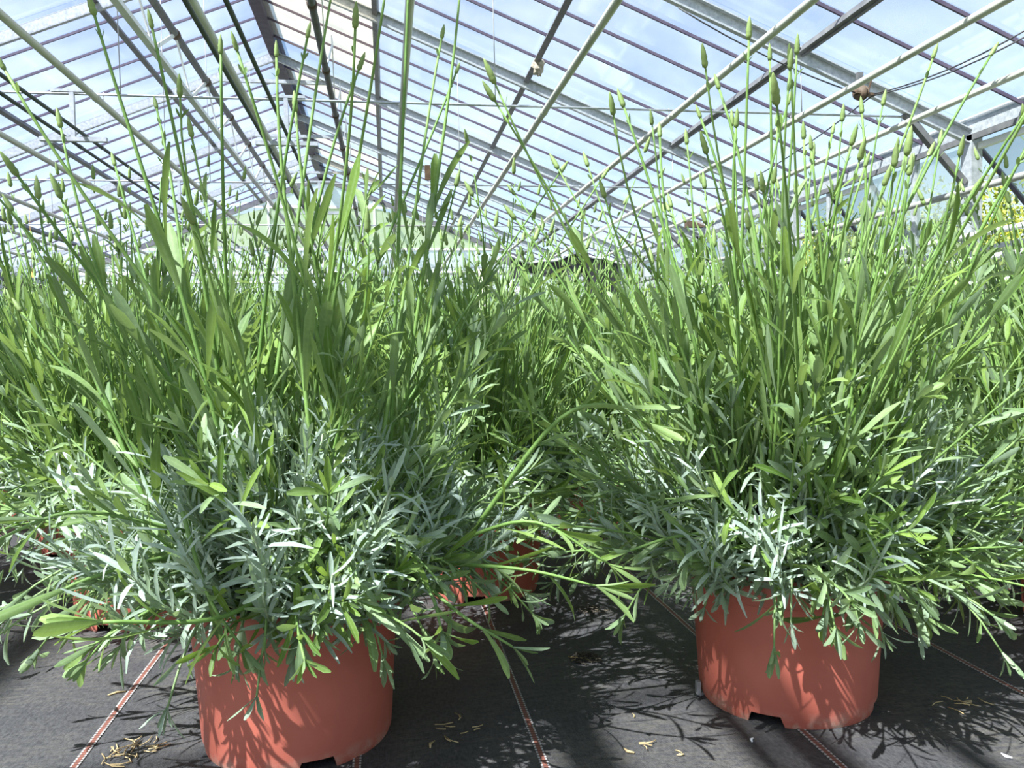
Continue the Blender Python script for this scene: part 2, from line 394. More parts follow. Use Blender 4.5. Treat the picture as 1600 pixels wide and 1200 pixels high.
for k, y in enumerate(RAFS):
    # closed panes: two lower rows over the whole bay, upper row beside the vent
    for (a, b, z0, z1) in ((-1.5, -.82, .46, 1.14), (-.78, -.07, .46, 1.14), (-1.5, -.82, 1.16, 2.0 if False else 1.18),
                           (.07, .72, .46, 1.14), (.78, 1.48, .46, 1.14), (.07, .72, 1.17, 2.04), (.78, 1.48, 1.17, 2.04)):
        if y+b > Y1 or z1-z0 < .1: continue
        qq = MB(); qq.beam((XR, y+a, (z0+z1)/2), (XR, y+b, (z0+z1)/2), .005, z1-z0); qq.build('pane', M['glass_wall'], wr)
    beam_obj('transom', (XR, y-1.52, 1.15), (XR, y+1.52, 1.15), .05, .04, M['galv'], wr)
vn = 0
for y in RAFS:
    if y < 3: continue
    vn += 1
    w = tag(empty('window_%d' % vn, (XR+.03, y-.04, HINGE)), 'top-hung wall vent propped open outwards', None, None, 'structure')
    an = math.radians(38 + 3*(vn % 3)); dx, dz = math.sin(an)*VENT_H, -math.cos(an)*VENT_H
    up = (math.cos(an), 0, math.sin(an))
    beam_obj('top_rail', (0, 0, 0), (0, -VENT_W, 0), .05, .05, M['white'], w)
    beam_obj('bottom_rail', (dx, 0, dz), (dx, -VENT_W, dz), .04, .04, M['bar'], w)
    for yy in (0, -VENT_W*.5, -VENT_W): beam_obj('frame_bar', (0, yy, 0), (dx, yy, dz), .03, .035, M['bar'], w, up)
    for y0_, y1_ in ((-.02, -.73), (-.77, -1.48)):
        qq = MB(); qq.beam((dx*.5, y0_, dz*.5), (dx*.5, y1_, dz*.5), VENT_H*.95, .004, up); qq.build('pane', M['glass_wall'], w)
    beam_obj('stay_arm', (-.03, -.08, -.28), (dx*.45, -.1, dz*.45), .012, .03, M['galv'], w)

# wall pipes along the right wall
PZ = ((4.82, 1.63, .028, 'dark_pipe', 'grey pipe along the right glass wall at the height of the vents'),
      (4.80, 1.25, .024, 'white', 'uppermost white heating pipe along the right glass wall'),
      (4.80, 1.05, .024, 'white', 'middle white heating pipe along the right glass wall'),
      (4.80, .85, .024, 'white', 'lowest white heating pipe along the right glass wall'))
for X, Z, r, mk, lb in PZ:
    t = empty('wall_pipe', (X, 0, 0)); tag(t, lb, 'pipe', 'pipes along the right wall')
    tube_obj('pipe', [(0, Y0, Z), (0, Y1-.1, Z)], r, M[mk] if mk == 'white' else M['grey_clip'], t)
    for y in RAFS:
        if y > 2.5: beam_obj('bracket', (-.01, y-.04, Z), (XR-.04-X, y-.04, Z), .03, r*2.4, M['galv'], t)

# ------------------------------------------------------------------ left wall and gable
wlft = tag(empty('wall_left'), 'left side wall with added dark infill for its open side', None, None, 'structure')
q = MB(); q.beam((XL-.02, Y0, ZE-.02), (XL-.02, Y1, ZE-.02), .10, .13); q.build('gutter', M['galv'], wlft)
for y in RAFS: beam_obj('post', (XL, y, 0), (XL, y, ZE-.08), .10, .13, M['galv'], wlft, (0, 1, 0))
for k in range(11): beam_obj('dark_infill', (XL-.03, Y0, .1+.19*k), (XL-.03, Y1, .1+.19*k), .02, .18, M['dark_infill'], wlft)  # added dark infill, stands in for the dark seen through the open side

wb = tag(empty('wall_back'), 'glazed far gable wall', None, None, 'structure')
def gable_pane(x0, x1, z0, z1, mk):
    """pane clipped by the roof slope"""
    zt0, zt1 = min(z1, zr(x0)-.12), min(z1, zr(x1)-.12)
    if max(zt0, zt1) <= z0+.05: return
    pts = [(x0, z0), (x1, z0)]
    if zt1 > z0: pts.append((x1, zt1))
    if x0 < XM < x1: pts.append((XM, min(z1, ZRID-.1)))
    # break where the slope cuts the top
    for xs in (x0+(x1-x0)*.5,):
        pass
    if zt0 > z0: pts.append((x0, zt0))
    n = len(pts); qq = MB()
    V = [(p[0], Y1, p[1]) for p in pts]+[(p[0], Y1+.006, p[1]) for p in pts]
    Fc = [tuple(range(n)), tuple(range(2*n-1, n-1, -1))]+[(i, n+i, n+(i+1) % n, (i+1) % n) for i in range(n)]
    qq.add(V, Fc); qq.build('pane', M[mk], wb)
GX = [XL+.03+(XR-XL-.06)*k/10 for k in range(11)]
for k in range(10):
    gable_pane(GX[k]+.02, GX[k+1]-.02, .45, 1.3, 'glass_wall')
    gable_pane(GX[k]+.02, GX[k+1]-.02, 1.34, 2.95, 'glass_white')
    gable_pane(GX[k]+.02, GX[k+1]-.02, 2.99, 3.98, 'glass_algae')
    gable_pane(GX[k]+.02, GX[k+1]-.02, 4.02, 4.7, 'glass_white')
for k in range(11):
    if zr(GX[k])-.1 > .5: beam_obj('mullion', (GX[k], Y1, 0), (GX[k], Y1, zr(GX[k])-.1), .05, .06, M['white'], wb, (0, 1, 0))
for z in (1.32, 2.97, 4.0):
    hw = (ZRID-z-.1)/SLOPE if z > ZE else XR-XM
    beam_obj('transom', (XM-hw, Y1, z), (XM+hw, Y1, z), .05, .05, M['white'], wb)
for s in (-1, 1): beam_obj('verge', (XM, Y1, ZRID-.08), (XM+s*(XR-XM), Y1, ZE-.08), .06, .10, M['dark_steel'], wb)
beam_obj('plinth', (XL, Y1, .22), (XR, Y1, .22), .12, .44, M['galv'], wb)
for z, r, lb in ((2.34, .055, 'thick white pipe running across in front of the far gable wall'), (2.12, .03, 'thin white pipe under the thick pipe at the far gable wall')):
    tag(tube_obj('cross_pipe', [(XM-5.6, Y1-.25, z), (XM+5.6, Y1-.25, z)], r, M['white']), lb, 'pipe')

# ------------------------------------------------------------------ things hung under the roof
ORD = ['first', 'second', 'third', 'fourth', 'fifth', 'sixth', 'seventh', 'eighth', 'ninth', 'tenth', 'eleventh']
TIE = 2.26
for k, y in enumerate([v for v in RAFS if v > 3]):
    t = empty('tie_rod', (0, y, 0)); tag(t, '%s thin cross rod under the roof, counted from the camera' % ORD[k], 'rod', 'cross tie rods under the rafters')
    hw = (ZRID-TIE-.2)/SLOPE
    tube_obj('rod', [(XM-hw, -.0, TIE), (XM+hw, 0, TIE)], .009, M['galv'], t, 6)
    for X in (-4.6, -1.86, .87, 3.4):        # drop wires from the rafter
        tube_obj('drop_wire', [(X, 0, zr(X)-.15), (X+.01, 0, TIE)], .004, M['rope'], t, 5)
PX = [4.30, 3.31, 2.27, 1.24, .165, -.94, -1.97, -3.04, -4.15, -5.25, -6.3]
q = MB(); yy = np.arange(Y0, Y1-.2, 1.0)
q.tube([(0, y, 0) for y in yy], .0245, 12); pipe_me = q.mesh('pipe', M['cream_pipe'])
q = MB(); q.tube([(0, -.03, 0), (0, .03, 0)], .0285, 12); coup_me = q.mesh('coupling', M['cream_pipe'])
q = MB(); q.tube([(0, 0, .02), (.004, 0, .06), (.012, 0, .075), (.0, 0, .085)], .004, 5); hook_me = q.mesh('hook', M['rope'])
for k, X in enumerate(PX):
    t = empty('heating_pipe', (X, 0, 2.19)); tag(t, '%s pale overhead pipe counted from the right glass wall' % ORD[k], 'pipe', 'pale pipes hung under the roof')
    link('pipe', pipe_me, t)
    for y in RAFS:
        if y > 3: link('coupling', coup_me, t, (0, y-.12+.05*math.sin(k*3+y), 0)); link('hook', hook_me, t, (0, y, 0))
for k, (X, lb) in enumerate(((-.855, 'dark thin pipe beside the sixth pale pipe, on the inner hangers, left one'), (-.675, 'dark thin pipe on the inner hangers, right one'),
                             (-2.10, 'dark thin pipe on the outer left hangers, right one'), (-2.25, 'dark thin pipe on the outer left hangers, left one'))):
    t = empty('supply_pipe', (X, 0, 1.965)); tag(t, lb, 'pipe', 'dark pipes on hangers')
    tube_obj('pipe', [(0, Y0, 0), (0, Y1-.4, 0)], .013, M['dark_pipe'], t)
    for y in RAFS:
        if y > 3: tube_obj('coupling', [(0, y+.3, 0), (0, y+.36, 0)], .016, M['dark_pipe'], t)
for j, X in enumerate((-.69, -2.17)):
    for k, y in enumerate([v for v in RAFS if v > 3]):
        t = empty('pipe_hanger', (X, y-.03, 0)); tag(t, 'T-shaped steel hanger, %s from the camera in the %s row' % (ORD[k], ('middle', 'left')[j]), 'hanger', 'T-shaped pipe hangers')
        beam_obj('top_bar', (-.14, 0, TIE+.012), (.14, 0, TIE+.012), .03, .02, M['galv'], t)
        beam_obj('hanger_post', (0, 0, 1.94), (0, 0, TIE), .03, .03, M['galv'], t, (0, 1, 0))
        beam_obj('bottom_bar', (-.225, 0, 1.93), (.225, 0, 1.93), .04, .03, M['galv'], t)

def girder(X, ztop, X2, zbot, lb, topmat, botmat, step=.72, plates=False):
    t = empty('lattice_girder', (0, 0, 0)); tag(t, lb, 'girder')
    tube_obj('chord', [(X, Y0, ztop), (X, Y1-.2, ztop)], .026, topmat, t)
    if botmat: beam_obj('chord', (X2, Y0, zbot), (X2, Y1-.2, zbot), .045, .03, botmat, t)
    br1 = MB(); br1.beam((X, 0, ztop), (X2, step/2, zbot), .028, .008, (1, 0, 0)); b1 = br1.mesh('brace', M['white'])
    br2 = MB(); br2.beam((X, step, ztop), (X2, step/2, zbot), .028, .008, (1, 0, 0)); b2 = br2.mesh('brace', M['white'])
    cl = MB(); cl.tube([(X, -.025, ztop), (X, .025, ztop)], .034, 10); c_ = cl.mesh('collar', M['rust'])
    pl = MB(); pl.beam((X2, -.07, zbot), (X2, .07, zbot), .008, .11); p_ = pl.mesh('gusset_plate', M['white'])
    n = int((Y1-.3-3)/step)
    for k in range(n):
        y = 3+step*k
        link('brace', b1, t, (0, y, 0)); link('brace', b2, t, (0, y, 0)); link('collar', c_, t, (0, y, 0))
        if plates: link('gusset_plate', p_, t, (0, y+step/2, 0))
girder(-1.38, 2.58, -1.40, 2.30, 'lattice girder with white lower chord left of the ridge', M['dark_steel'], M['white'], 1.0)
girder(-.42, 2.62, -.40, 3.05, 'lattice girder with white gusset plates right of the ridge', M['dark_steel'], None, 1.25, True)

# clutter up there
def lump(name, c, r, mat, lb, cat, seed, sq=(1, 1, 1)):
    rg = random.Random(seed); q = MB(); n, k = 12, 8; V = []
    for i in range(k+1):
        th = math.pi*i/k
        for j in range(n):
            ph = 2*math.pi*j/n; rr = r*(1+rg.uniform(-.22, .22))
            V.append((rr*sq[0]*math.sin(th)*math.cos(ph), rr*sq[1]*math.sin(th)*math.sin(ph), rr*sq[2]*math.cos(th)))
    Fc = [(i*n+j, i*n+(j+1) % n, (i+1)*n+(j+1) % n, (i+1)*n+j) for i in range(k) for j in range(n)]
    q.add(V, Fc); return tag(q.build(name, mat, None, c), lb, cat)
def roof_at(px, py, drop=.1):
    v = ray(px, py); s = 1
    for s in (1, -1):
        t = (ZRID-drop+s*SLOPE*XM-CAMH)/(v[2]+s*SLOPE*v[0]); P = CAM+v*t
        if (P[0]-XM)*s >= 0: return P
P = roof_at(841, 104, .12); lump('nest', P, .085, M['nest'], 'brownish crumpled nest stuck beside a purlin on the right roof slope', 'nest', 4, (.8, .8, 1.1))
P = at_y(668, 270, 9.3); beam_obj_ = MB(); beam_obj_.beam((-.03, 0, 0), (.03, 0, 0), .05, .16)
tag(beam_obj_.build('wooden_block', M['rust'], None, P), 'small brown wooden block hanging in the middle of the roof', 'block')
P = at_z(1085, 352, 2.25); bb = MB(); bb.beam((-.14, 0, 0), (.14, 0, 0), .12, .07, (0, 0, 1)); bb.beam((-.14, 0, .05), (.10, .02, .05), .10, .03)
tag(bb.build('wooden_wedge', M['rust'], None, P), 'flat brown wooden piece under the right roof near the eave', 'wood')
# rope pulley and its cables
P = at_y(1345, 145, 6.2); pu = empty('rope_pulley', P); tag(pu, 'brown rope pulley hanging from the right rafter', 'pulley')
q = MB(); q.tube([(-.012, 0, 0), (.012, 0, 0)], .055, 16); q.tube([(-.022, 0, 0), (-.012, 0, 0)], .062, 16); q.tube([(.012, 0, 0), (.022, 0, 0)], .062, 16)
w_ = q.build('wheel', M['rust'], pu); w_.rotation_euler = (0, 0, .5)
q = MB(); q.beam((-.05, 0, .0), (.12, 0, -.015), .05, .02); q.beam((.06, 0, 0), (.10, 0, .13), .012, .012); q.build('yoke', M['rust'], pu)
beam_obj('mounting_plate', (-.01, 0, .06), (-.01, 0, .16), .05, .03, M['dark_steel'], pu, (0, 1, 0))
P = np.array(P)
for k, (a, b, lb) in enumerate((((P[0]+.1, P[1], P[2]-.01), tuple(at_y(1605, 46, 4.9)), 'upper of two dark cables running right from the pulley'),
                            ((P[0]+.1, P[1], P[2]-.02), tuple(at_y(1605, 56, 4.9)), 'lower of two dark cables running right from the pulley'),
                            ((P[0]+.1, P[1], P[2]-.02), tuple(roof_at(1150, 292, .25)), 'dark cable running back from the pulley towards the eave'),
                            ((P[0]-.05, P[1], P[2]), tuple(at_y(1060, 12, 6.2)), 'dark cable running left from the pulley along the rafter'))):
    a, b = np.array(a), np.array(b); pts = [a+(b-a)*t-np.array([0, 0, .05*4*t*(1-t)]) for t in np.linspace(0, 1, 9)]
    tag(tube_obj('cable', pts, .006, M['black_wire'], None, 5), lb, 'cable')
# crumpled white paper hanging on a wire
P = at_y(258, 265, 9.4); q = MB(); rg = random.Random(2); V = []
for i in range(5):
    for j in range(4): V.append(((j-1.5)*.03+rg.uniform(-.02, .02)+i*.012, rg.uniform(-.03, .03), .09-i*.05+rg.uniform(-.01, .01)))
V += [(x, y+.004, z) for x, y, z in V]
q.add(V, [(i*4+j, i*4+j+1, i*4+j+5, i*4+j+4) for i in range(4) for j in range(3)]+[(20+i*4+j, 20+i*4+j+4, 20+i*4+j+5, 20+i*4+j+1) for i in range(4) for j in range(3)])
tag(q.build('paper_scrap', M['paper'], None, P), 'crumpled white paper scrap hanging on a wire at left', 'paper')
tag(tube_obj('hanging_wire', [P+np.array([.01, 0, .09]), (P[0]+.01, P[1], zr(P[0])-.1)], .004, M['rope'], None, 5), 'thin wire carrying the white paper scrap', 'wire')
P = at_y(50, 426, 15); q = MB(); q.beam((-.04, 0, 0), (.04, 0, 0), .004, .16); q.beam((-.002, 0, .08), (.002, 0, .08), .003, .02)
q.tube([(0, 0, .08), (0, 0, zr(P[0])+.0-P[2])], .003, 5)
tag(q.build('sticky_trap', M['yellow_card'], None, P), 'small yellow sticky trap card hanging far back at left', 'trap')

# ------------------------------------------------------------------ draped cart and rolls far back
cart = empty('draped_cart', (2.6, 12, 0)); tag(cart, 'tall trolley draped with wavy black plastic film far behind the bed', 'trolley')
for x in (-.72, .72):
    for y in (-.3, .3): beam_obj('leg', (x, y, 0), (x, y, 1.6), .04, .04, M['white'], cart, (0, 1, 0))
for z in (.5, 1.05): beam_obj('shelf', (-.74, 0, z), (.74, 0, z), .62, .03, M['white'], cart)
def film(y, x0, x1, zb, name):
    q = MB(); n = 26; V = []; k = 6
    for i in range(n+1):
        x = x0+(x1-x0)*i/n; top = 1.70+.06*math.sin(x*5.1+.6)+.02*math.sin(x*13)
        b = zb(x)
        for j in range(k+1):
            t = j/k; V.append((x, y-.05*math.sin(x*17)*t-.03*t, top+(b-top)*t))
    F1 = [(i*(k+1)+j, (i+1)*(k+1)+j, (i+1)*(k+1)+j+1, i*(k+1)+j+1) for i in range(n) for j in range(k)]
    m_ = len(V); V2 = [(a, b+.006, c) for a, b, c in V]
    q.add(V+V2, F1+[tuple(m_+t for t in f[::-1]) for f in F1], smooth=True); return q.build(name, M['black_film'], cart)
film(-.36, -.80, .25, lambda x: 1.42+.05*math.sin(x*9), 'film_skirt')
film(-.38, .25, .80, lambda x: .75, 'film_curtain')
q = MB(); n = 26; V = []
for i in range(n+1):
    x = -.86+1.72*i/n; top = 1.72+.06*math.sin(x*5.1+.6)+.02*math.sin(x*13)
    for y in (-.42, -.2, 0, .2, .42): V.append((x, y, top-.03*abs(y)/.42))
m_ = len(V); F1 = [(i*5+j, (i+1)*5+j, (i+1)*5+j+1, i*5+j+1) for i in range(n) for j in range(4)]
q.add(V+[(a, b, c-.03) for a, b, c in V], F1+[tuple(m_+t for t in f[::-1]) for f in F1]+[(i*5, m_+i*5, m_+i*5+5, i*5+5) for i in range(n)]+[(i*5+4, i*5+9, m_+i*5+9, m_+i*5+4) for i in range(n)], smooth=True)
q.build('film_top', M['white_film'], cart)
def roll(px, Y, zt, r, lb):
    P = at_y(px, 440, Y); q = MB()
    q.tube([(0, 0, 0), (0, 0, zt-.03), (.0, 0, zt)], [r, r, r*.8], 18); q.tube([(0, 0, zt-.02), (0, 0, zt+.03)], r*.35, 12)
    tag(q.build('film_roll', M['white_film'], None, (P[0], Y, 0)), lb, 'roll')
roll(757, 11.6, 1.52, .11, 'white plastic film roll standing left of the black draped trolley')
roll(1092, 11.2, 1.75, .09, 'white plastic film roll standing right of the draped trolley')

# ------------------------------------------------------------------ outside
q = MB(); q.add([(-40, -20, -.06), (40, -20, -.06), (40, 60, -.06), (-40, 60, -.06)], [(0, 1, 2, 3)])
tag(q.build('ground_outside', M['grass']), 'grass around the greenhouse', None, None, 'structure')
def shrub_mesh(seed, n=14000):
    rg = np.random.RandomState(seed); q = MB(); V = []; Fc = []; C = []
    for i in range(n):
        d = rg.normal(size=3); d /= np.linalg.norm(d); d[2] = abs(d[2])*1.2-.2
        lob = 1+.25*math.sin(4*math.atan2(d[1], d[0])+seed)+.15*math.sin(9*d[2])
        c = np.array([d[0]*.95*lob, d[1]*.95*lob, .95+d[2]*.95*lob])*1.0*rg.uniform(.72, 1.05)
        a = rg.normal(size=3); a /= np.linalg.norm(a); b = np.cross(a, rg.normal(size=3)); b /= np.linalg.norm(b)
        L, W = rg.uniform(.02, .042), rg.uniform(.011, .019); k = len(V)
        V += [c-a*L, c+b*W, c+a*L, c-b*W]; Fc.append((k, k+1, k+2, k+3))
        t = rg.rand(); g = rg.rand()*.7 if rg.rand() < .4 else 0
        C += [(t, g, .5, .5)]*4
    q.add(V, Fc, C); return q.mesh('foliage', M['shrub'])
sh = [shrub_mesh(1), shrub_mesh(2)]
for k, (x, y, s, lb) in enumerate(((7.9, 3.9, 1.22, 'bright yellow-green shrub outside the right wall nearest the camera'),
                                  (8.6, 7.8, 1.22, 'yellow-green shrub seen under the second open vent'), (8.8, 11.2, 1.3, 'yellow-green shrub outside the right wall behind the third vent'),
                                  (8.9, 14.6, 1.4, 'yellow-green shrub outside near the far end of the right wall'), (9.0, 18.2, 1.5, 'farthest yellow-green shrub outside the right wall'))):
    t = empty('shrub', (x, y, -.06), k*1.3); tag(t, lb, 'shrub', 'shrubs outside the right wall'); t.scale = (s, s, s)
    f_ = link('foliage', sh[k % 2], t); tag(f_, kind='stuff')
    for j in range(3):
        tube_obj('trunk', [(0, 0, 0), (.1*math.cos(j*2.1), .1*math.sin(j*2.1), .5), (.4*math.cos(j*2.1), .4*math.sin(j*2.1), 1.2)], [.04, .03, .015], M['bark'], t, 6)

# ------------------------------------------------------------------ lavender
POT_R0, POT_R1, POT_H, SOIL = .0895, .102, .147, .128
def pot_mesh(notch_phase):
    q = MB(); n = 120
    prof = [(.0875, 0), (.0895, .005), (.0900, .011), (.0903, .0125), (.0925, .050), (.0955, .095), (.0975, .1185), (.0992, .1195), (.1010, .124), (.1022, .143), (.1016, .147)]
    V = []
    for i, (r, z) in enumerate(prof):
        for j in range(n):
            w = {0: {0: -.9, 6: .9}, 1: {0: -.5, 6: .5}}.get(i, {}).get(j % 30, 0)     # notches are wider at the foot
            a = 2*math.pi*(j+w)/n+notch_phase; V.append((r*math.cos(a), r*math.sin(a), z))
    Fc = []
    for i in range(len(prof)-1):
        for j in range(n):
            if i < 2 and j % 30 < 6: continue                  # four drainage notches
            j2 = (j+1) % n; Fc.append((i*n+j, i*n+j2, (i+1)*n+j2, (i+1)*n+j))
    q.add(V, Fc, smooth=True)
    k = 40; V = [(0, 0, .0125)]+[(.0885*math.cos(2*math.pi*j/k), .0885*math.sin(2*math.pi*j/k), .0125) for j in range(k)]
    q.add(V, [(0, 1+(j+1) % k, 1+j) for j in range(k)])
    return q.mesh('pot', M['pot'])
def add_pot(t, me):
    o = link('pot', me, t); s = o.modifiers.new('wall', 'SOLIDIFY'); s.thickness = .0022; s.offset = -1; e = o.modifiers.new('edges', 'EDGE_SPLIT'); e.split_angle = math.radians(35)
    return o
q = MB(); rg = random.Random(5); V = [(0, 0, .006)]; rings = 5; n = 28
for i in range(1, rings+1):
    for j in range(n): V.append((.0965*i/rings*math.cos(2*math.pi*j/n), .0965*i/rings*math.sin(2*math.pi*j/n), (rg.uniform(-.004, .006) if i < rings else -.002)))
Fc = [(0, 1+j, 1+(j+1) % n) for j in range(n)]
for i in range(rings-1): Fc += [(1+i*n+j, 1+(i+1)*n+j, 1+(i+1)*n+(j+1) % n, 1+i*n+(j+1) % n) for j in range(n)]
q.add(V, Fc, smooth=True); soil_me = q.mesh('soil', M['soil'])

LT = {}
def leaf_arrays(segs, cross):
    if (segs, cross) not in LT:
        t = np.linspace(0, 1, segs+1)
        Fc = [(i*cross+j, i*cross+j+1, (i+1)*cross+j+1, (i+1)*cross+j) for i in range(segs) for j in range(cross-1)]
        LT[segs, cross] = (t, Fc)
    return LT[segs, cross]
def leaf(mb, p, d, nrm, L, W, curl, tint, grey, segs=5, fold=.35, twist=0.0, blunt=.35):
    """blade: base p, direction d, upper-face normal nrm; curl < 0 bends away from the upper face"""
    t, Fc = leaf_arrays(segs, 3)
    d = d/np.linalg.norm(d); nrm = nrm-d*(nrm@d); nrm /= np.linalg.norm(nrm); s = np.cross(d, nrm)
    k = curl if abs(curl) > 1e-3 else 1e-3
    cx = np.sin(k*t)/k*L; cz = (1-np.cos(k*t))/k*L
    Pc = p+cx[:, None]*d+cz[:, None]*nrm
    nl = np.cos(k*t)[:, None]*nrm-np.sin(k*t)[:, None]*d
    w = W*.5*(.28+.72*np.sin(math.pi*np.clip(t*.62+.02, 0, 1))**1.3); w = w*np.where(t > .9, blunt, 1.0)
    if segs <= 3: w = W*.5*np.array([.35, .85, 1.0, blunt])[:segs+1]
    tw = twist*t; sl = np.cos(tw)[:, None]*s+np.sin(tw)[:, None]*nl; nt_ = -np.sin(tw)[:, None]*s+np.cos(tw)[:, None]*nl
    e = w[:, None]
    V = np.empty((len(t), 3, 3)); V[:, 1] = Pc; V[:, 0] = Pc-sl*e+nt_*e*fold; V[:, 2] = Pc+sl*e+nt_*e*fold
    C = np.empty((len(t), 3, 4)); C[..., 0] = tint; C[..., 1] = grey; C[:, 1, 2] = 0; C[:, 0, 2] = C[:, 2, 2] = 1; C[..., 3] = t[:, None]
    mb.add(V.reshape(-1, 3), Fc, C.reshape(-1, 4), 0, True)

def frames(P):
    T = np.gradient(P, axis=0); T /= np.linalg.norm(T, axis=1)[:, None]
    u = np.cross(T[0], (.3, .2, 1)); u /= np.linalg.norm(u); U = []
    for t in T:
        u = u-t*(u@t); u = u/np.linalg.norm(u); U.append(u)
    return T, np.array(U)
def bez(p0, p1, p2, p3, n):
    t = np.linspace(0, 1, n)[:, None]; return (1-t)**3*p0+3*t*(1-t)**2*p1+3*t*t*(1-t)*p2+t**3*p3
def along(P, T, U, s):
    x = s*(len(P)-1); i = min(int(x), len(P)-2); f = x-i
    t = T[i]*(1-f)+T[i+1]*f; u = U[i]*(1-f)+U[i+1]*f
    t = t/np.linalg.norm(t); u = u-t*(u@t); return P[i]*(1-f)+P[i+1]*f, t, u/np.linalg.norm(u)

class Plant:
    """collects shoots in pot-local coordinates; sink(kind, leaf arguments) receives every leaf"""
    def __init__(s, seed): s.rg = np.random.RandomState(seed); s.leaves = []; s.stems = []; s.stalks = []
    def pairs(s, P, where, L, W, ang, grey, curl, owner=None, segs=5, jit=.25, tint=None, cv=.35):
        rg = s.rg; T, U = frames(P); ph = rg.uniform(0, 6.28)
        for i, sx in enumerate(where):
            p, t, u = along(P, T, U, sx); v = np.cross(t, u); a0 = ph+i*math.pi/2+rg.normal()*.25
            for sd in (0, math.pi):
                if rg.rand() < .04: continue
                a = a0+sd+rg.normal()*.15; rad = math.cos(a)*u+math.sin(a)*v
                an = ang*(1+rg.normal()*jit); d = math.cos(an)*t+math.sin(an)*rad; n = -math.cos(an)*rad+math.sin(an)*t
                l = L(sx)*rg.uniform(.8, 1.2); w = W*rg.uniform(.8, 1.2)
                s.leaves.append(dict(p=p, d=d, nrm=n, L=l, W=w, curl=curl+rg.normal()*cv, tint=np.clip((rg.rand() if tint is None else tint+rg.normal()*.15), 0, 1),
                                     grey=float(np.clip(grey+rg.normal()*.12, 0, 1)), segs=segs, fold=rg.uniform(.2, .5), twist=rg.normal()*.35, owner=owner))
    def tuft(s, base, di, length, segs=3):
        rg = s.rg; di = di/np.linalg.norm(di); out = np.array([di[0], di[1], 0])
        p3 = base+di*length+np.array([0, 0, .02+.25*length*max(0, 1-di[2])])
        P = bez(base, base+di*length*.35, base+di*length*.7, p3, 8)
        g = rg.uniform(.72, 1.0)
        s.stems.append((P, .0016, .0009, .55, .7))
        k = int(length/.0085)
        s.pairs(P, np.linspace(.25, 1, k), lambda x: rg.uniform(.024, .040), rg.uniform(.0030, .0046), .68, g, -.1, None, segs, cv=.85)
    def shoot(s, P, L, W, gap, grey=.08, ang=.6, tint=None, r=.0017, start=.3):
        s.stems.append((P, r, r*.55, .6, grey*.5))
        ln = np.linalg.norm(np.diff(P, axis=0), axis=1).sum(); k = max(3, int(ln*(1-start)/gap))
        s.pairs(P, np.linspace(start, 1, k), lambda x: L*(.75+.35*math.sin(math.pi*min(1, x))), W, ang, grey, -.35, None, 5, tint=tint)
        # terminal tuft
        s.pairs(P, [.985, 1.0], lambda x: L*.55, W*.7, .28, grey, -.1, None, 5, tint=tint)
    def stalk(s, base, tip, lean=None, npairs=4, top=.62, r=.0017, L=.062, W=.0068):
        rg = s.rg; k = len(s.stalks); h = tip-base; ln = np.linalg.norm(h)
        mid = base+h*.33+np.array([rg.normal()*.012, rg.normal()*.012, .03]); m2 = base+h*.68+np.array([rg.normal()*.012, rg.normal()*.012, .012])
        P = bez(base, mid, m2, tip, 14)
        s.stalks.append(dict(P=P, r0=r*rg.uniform(.9, 1.15), r1=r*.5, tint=rg.uniform(.2, .9), bud=rg.uniform(.85, 1.25)))
        wh = np.linspace(.13, top, npairs)+rg.normal(size=npairs)*.015
        s.pairs(P, wh, lambda x: L*(1.15-.45*x), W, .31, rg.uniform(0, .12), -.12, k, 5)
        s.pairs(P, wh[:2]+.01, lambda x: L*.45, W*.6, .5, .1, -.1, k, 3)
        s.pairs(P, [.955], lambda x: .010, .0028, .5, .1, 0, k, 3)

def add_stem(mb, P, r0, r1, tint, grey, n=5, mi=1):
    mb.tube(P, np.linspace(r0, r1, len(P)), n, True, mi, (tint, grey, .6, .5))
def add_bud(mb, p, d, sc, rg, mi=2):
    d = d/np.linalg.norm(d); L = .0185*sc; zs = np.array([0, .08, .2, .32, .42, .55, .66, .8, .92, 1.0]); rr = np.array([.35, .8, 1.0, .85, 1.0, .78, .78, .5, .32, .05])*.0026*sc
    ti = rg.uniform(.2, .9); mb.tube(p+d*zs[:, None]*L, rr, 7, True, mi, (ti, .1, .6, .5))
    u = np.cross(d, (.31, .2, .9)); u /= np.linalg.norm(u); v = np.cross(d, u)
    for i in range(8):                       # bracts pressed to the spike
        a = i*2.4; rad = math.cos(a)*u+math.sin(a)*v; k0 = len(mb.mi)
        leaf(mb, p+d*L*(.02+.075*i)+rad*.0021*sc*(1-.06*i), d+rad*.16, -rad+d*.16, .0072*sc, .0030*sc, .7, np.clip(ti+rg.normal()*.2, 0, 1), .1, 3, .2)
        mb.mi[k0:] = [mi]*(len(mb.mi)-k0)

def leaf_args(l): return {k: v for k, v in l.items() if k not in ('owner', 'key')}

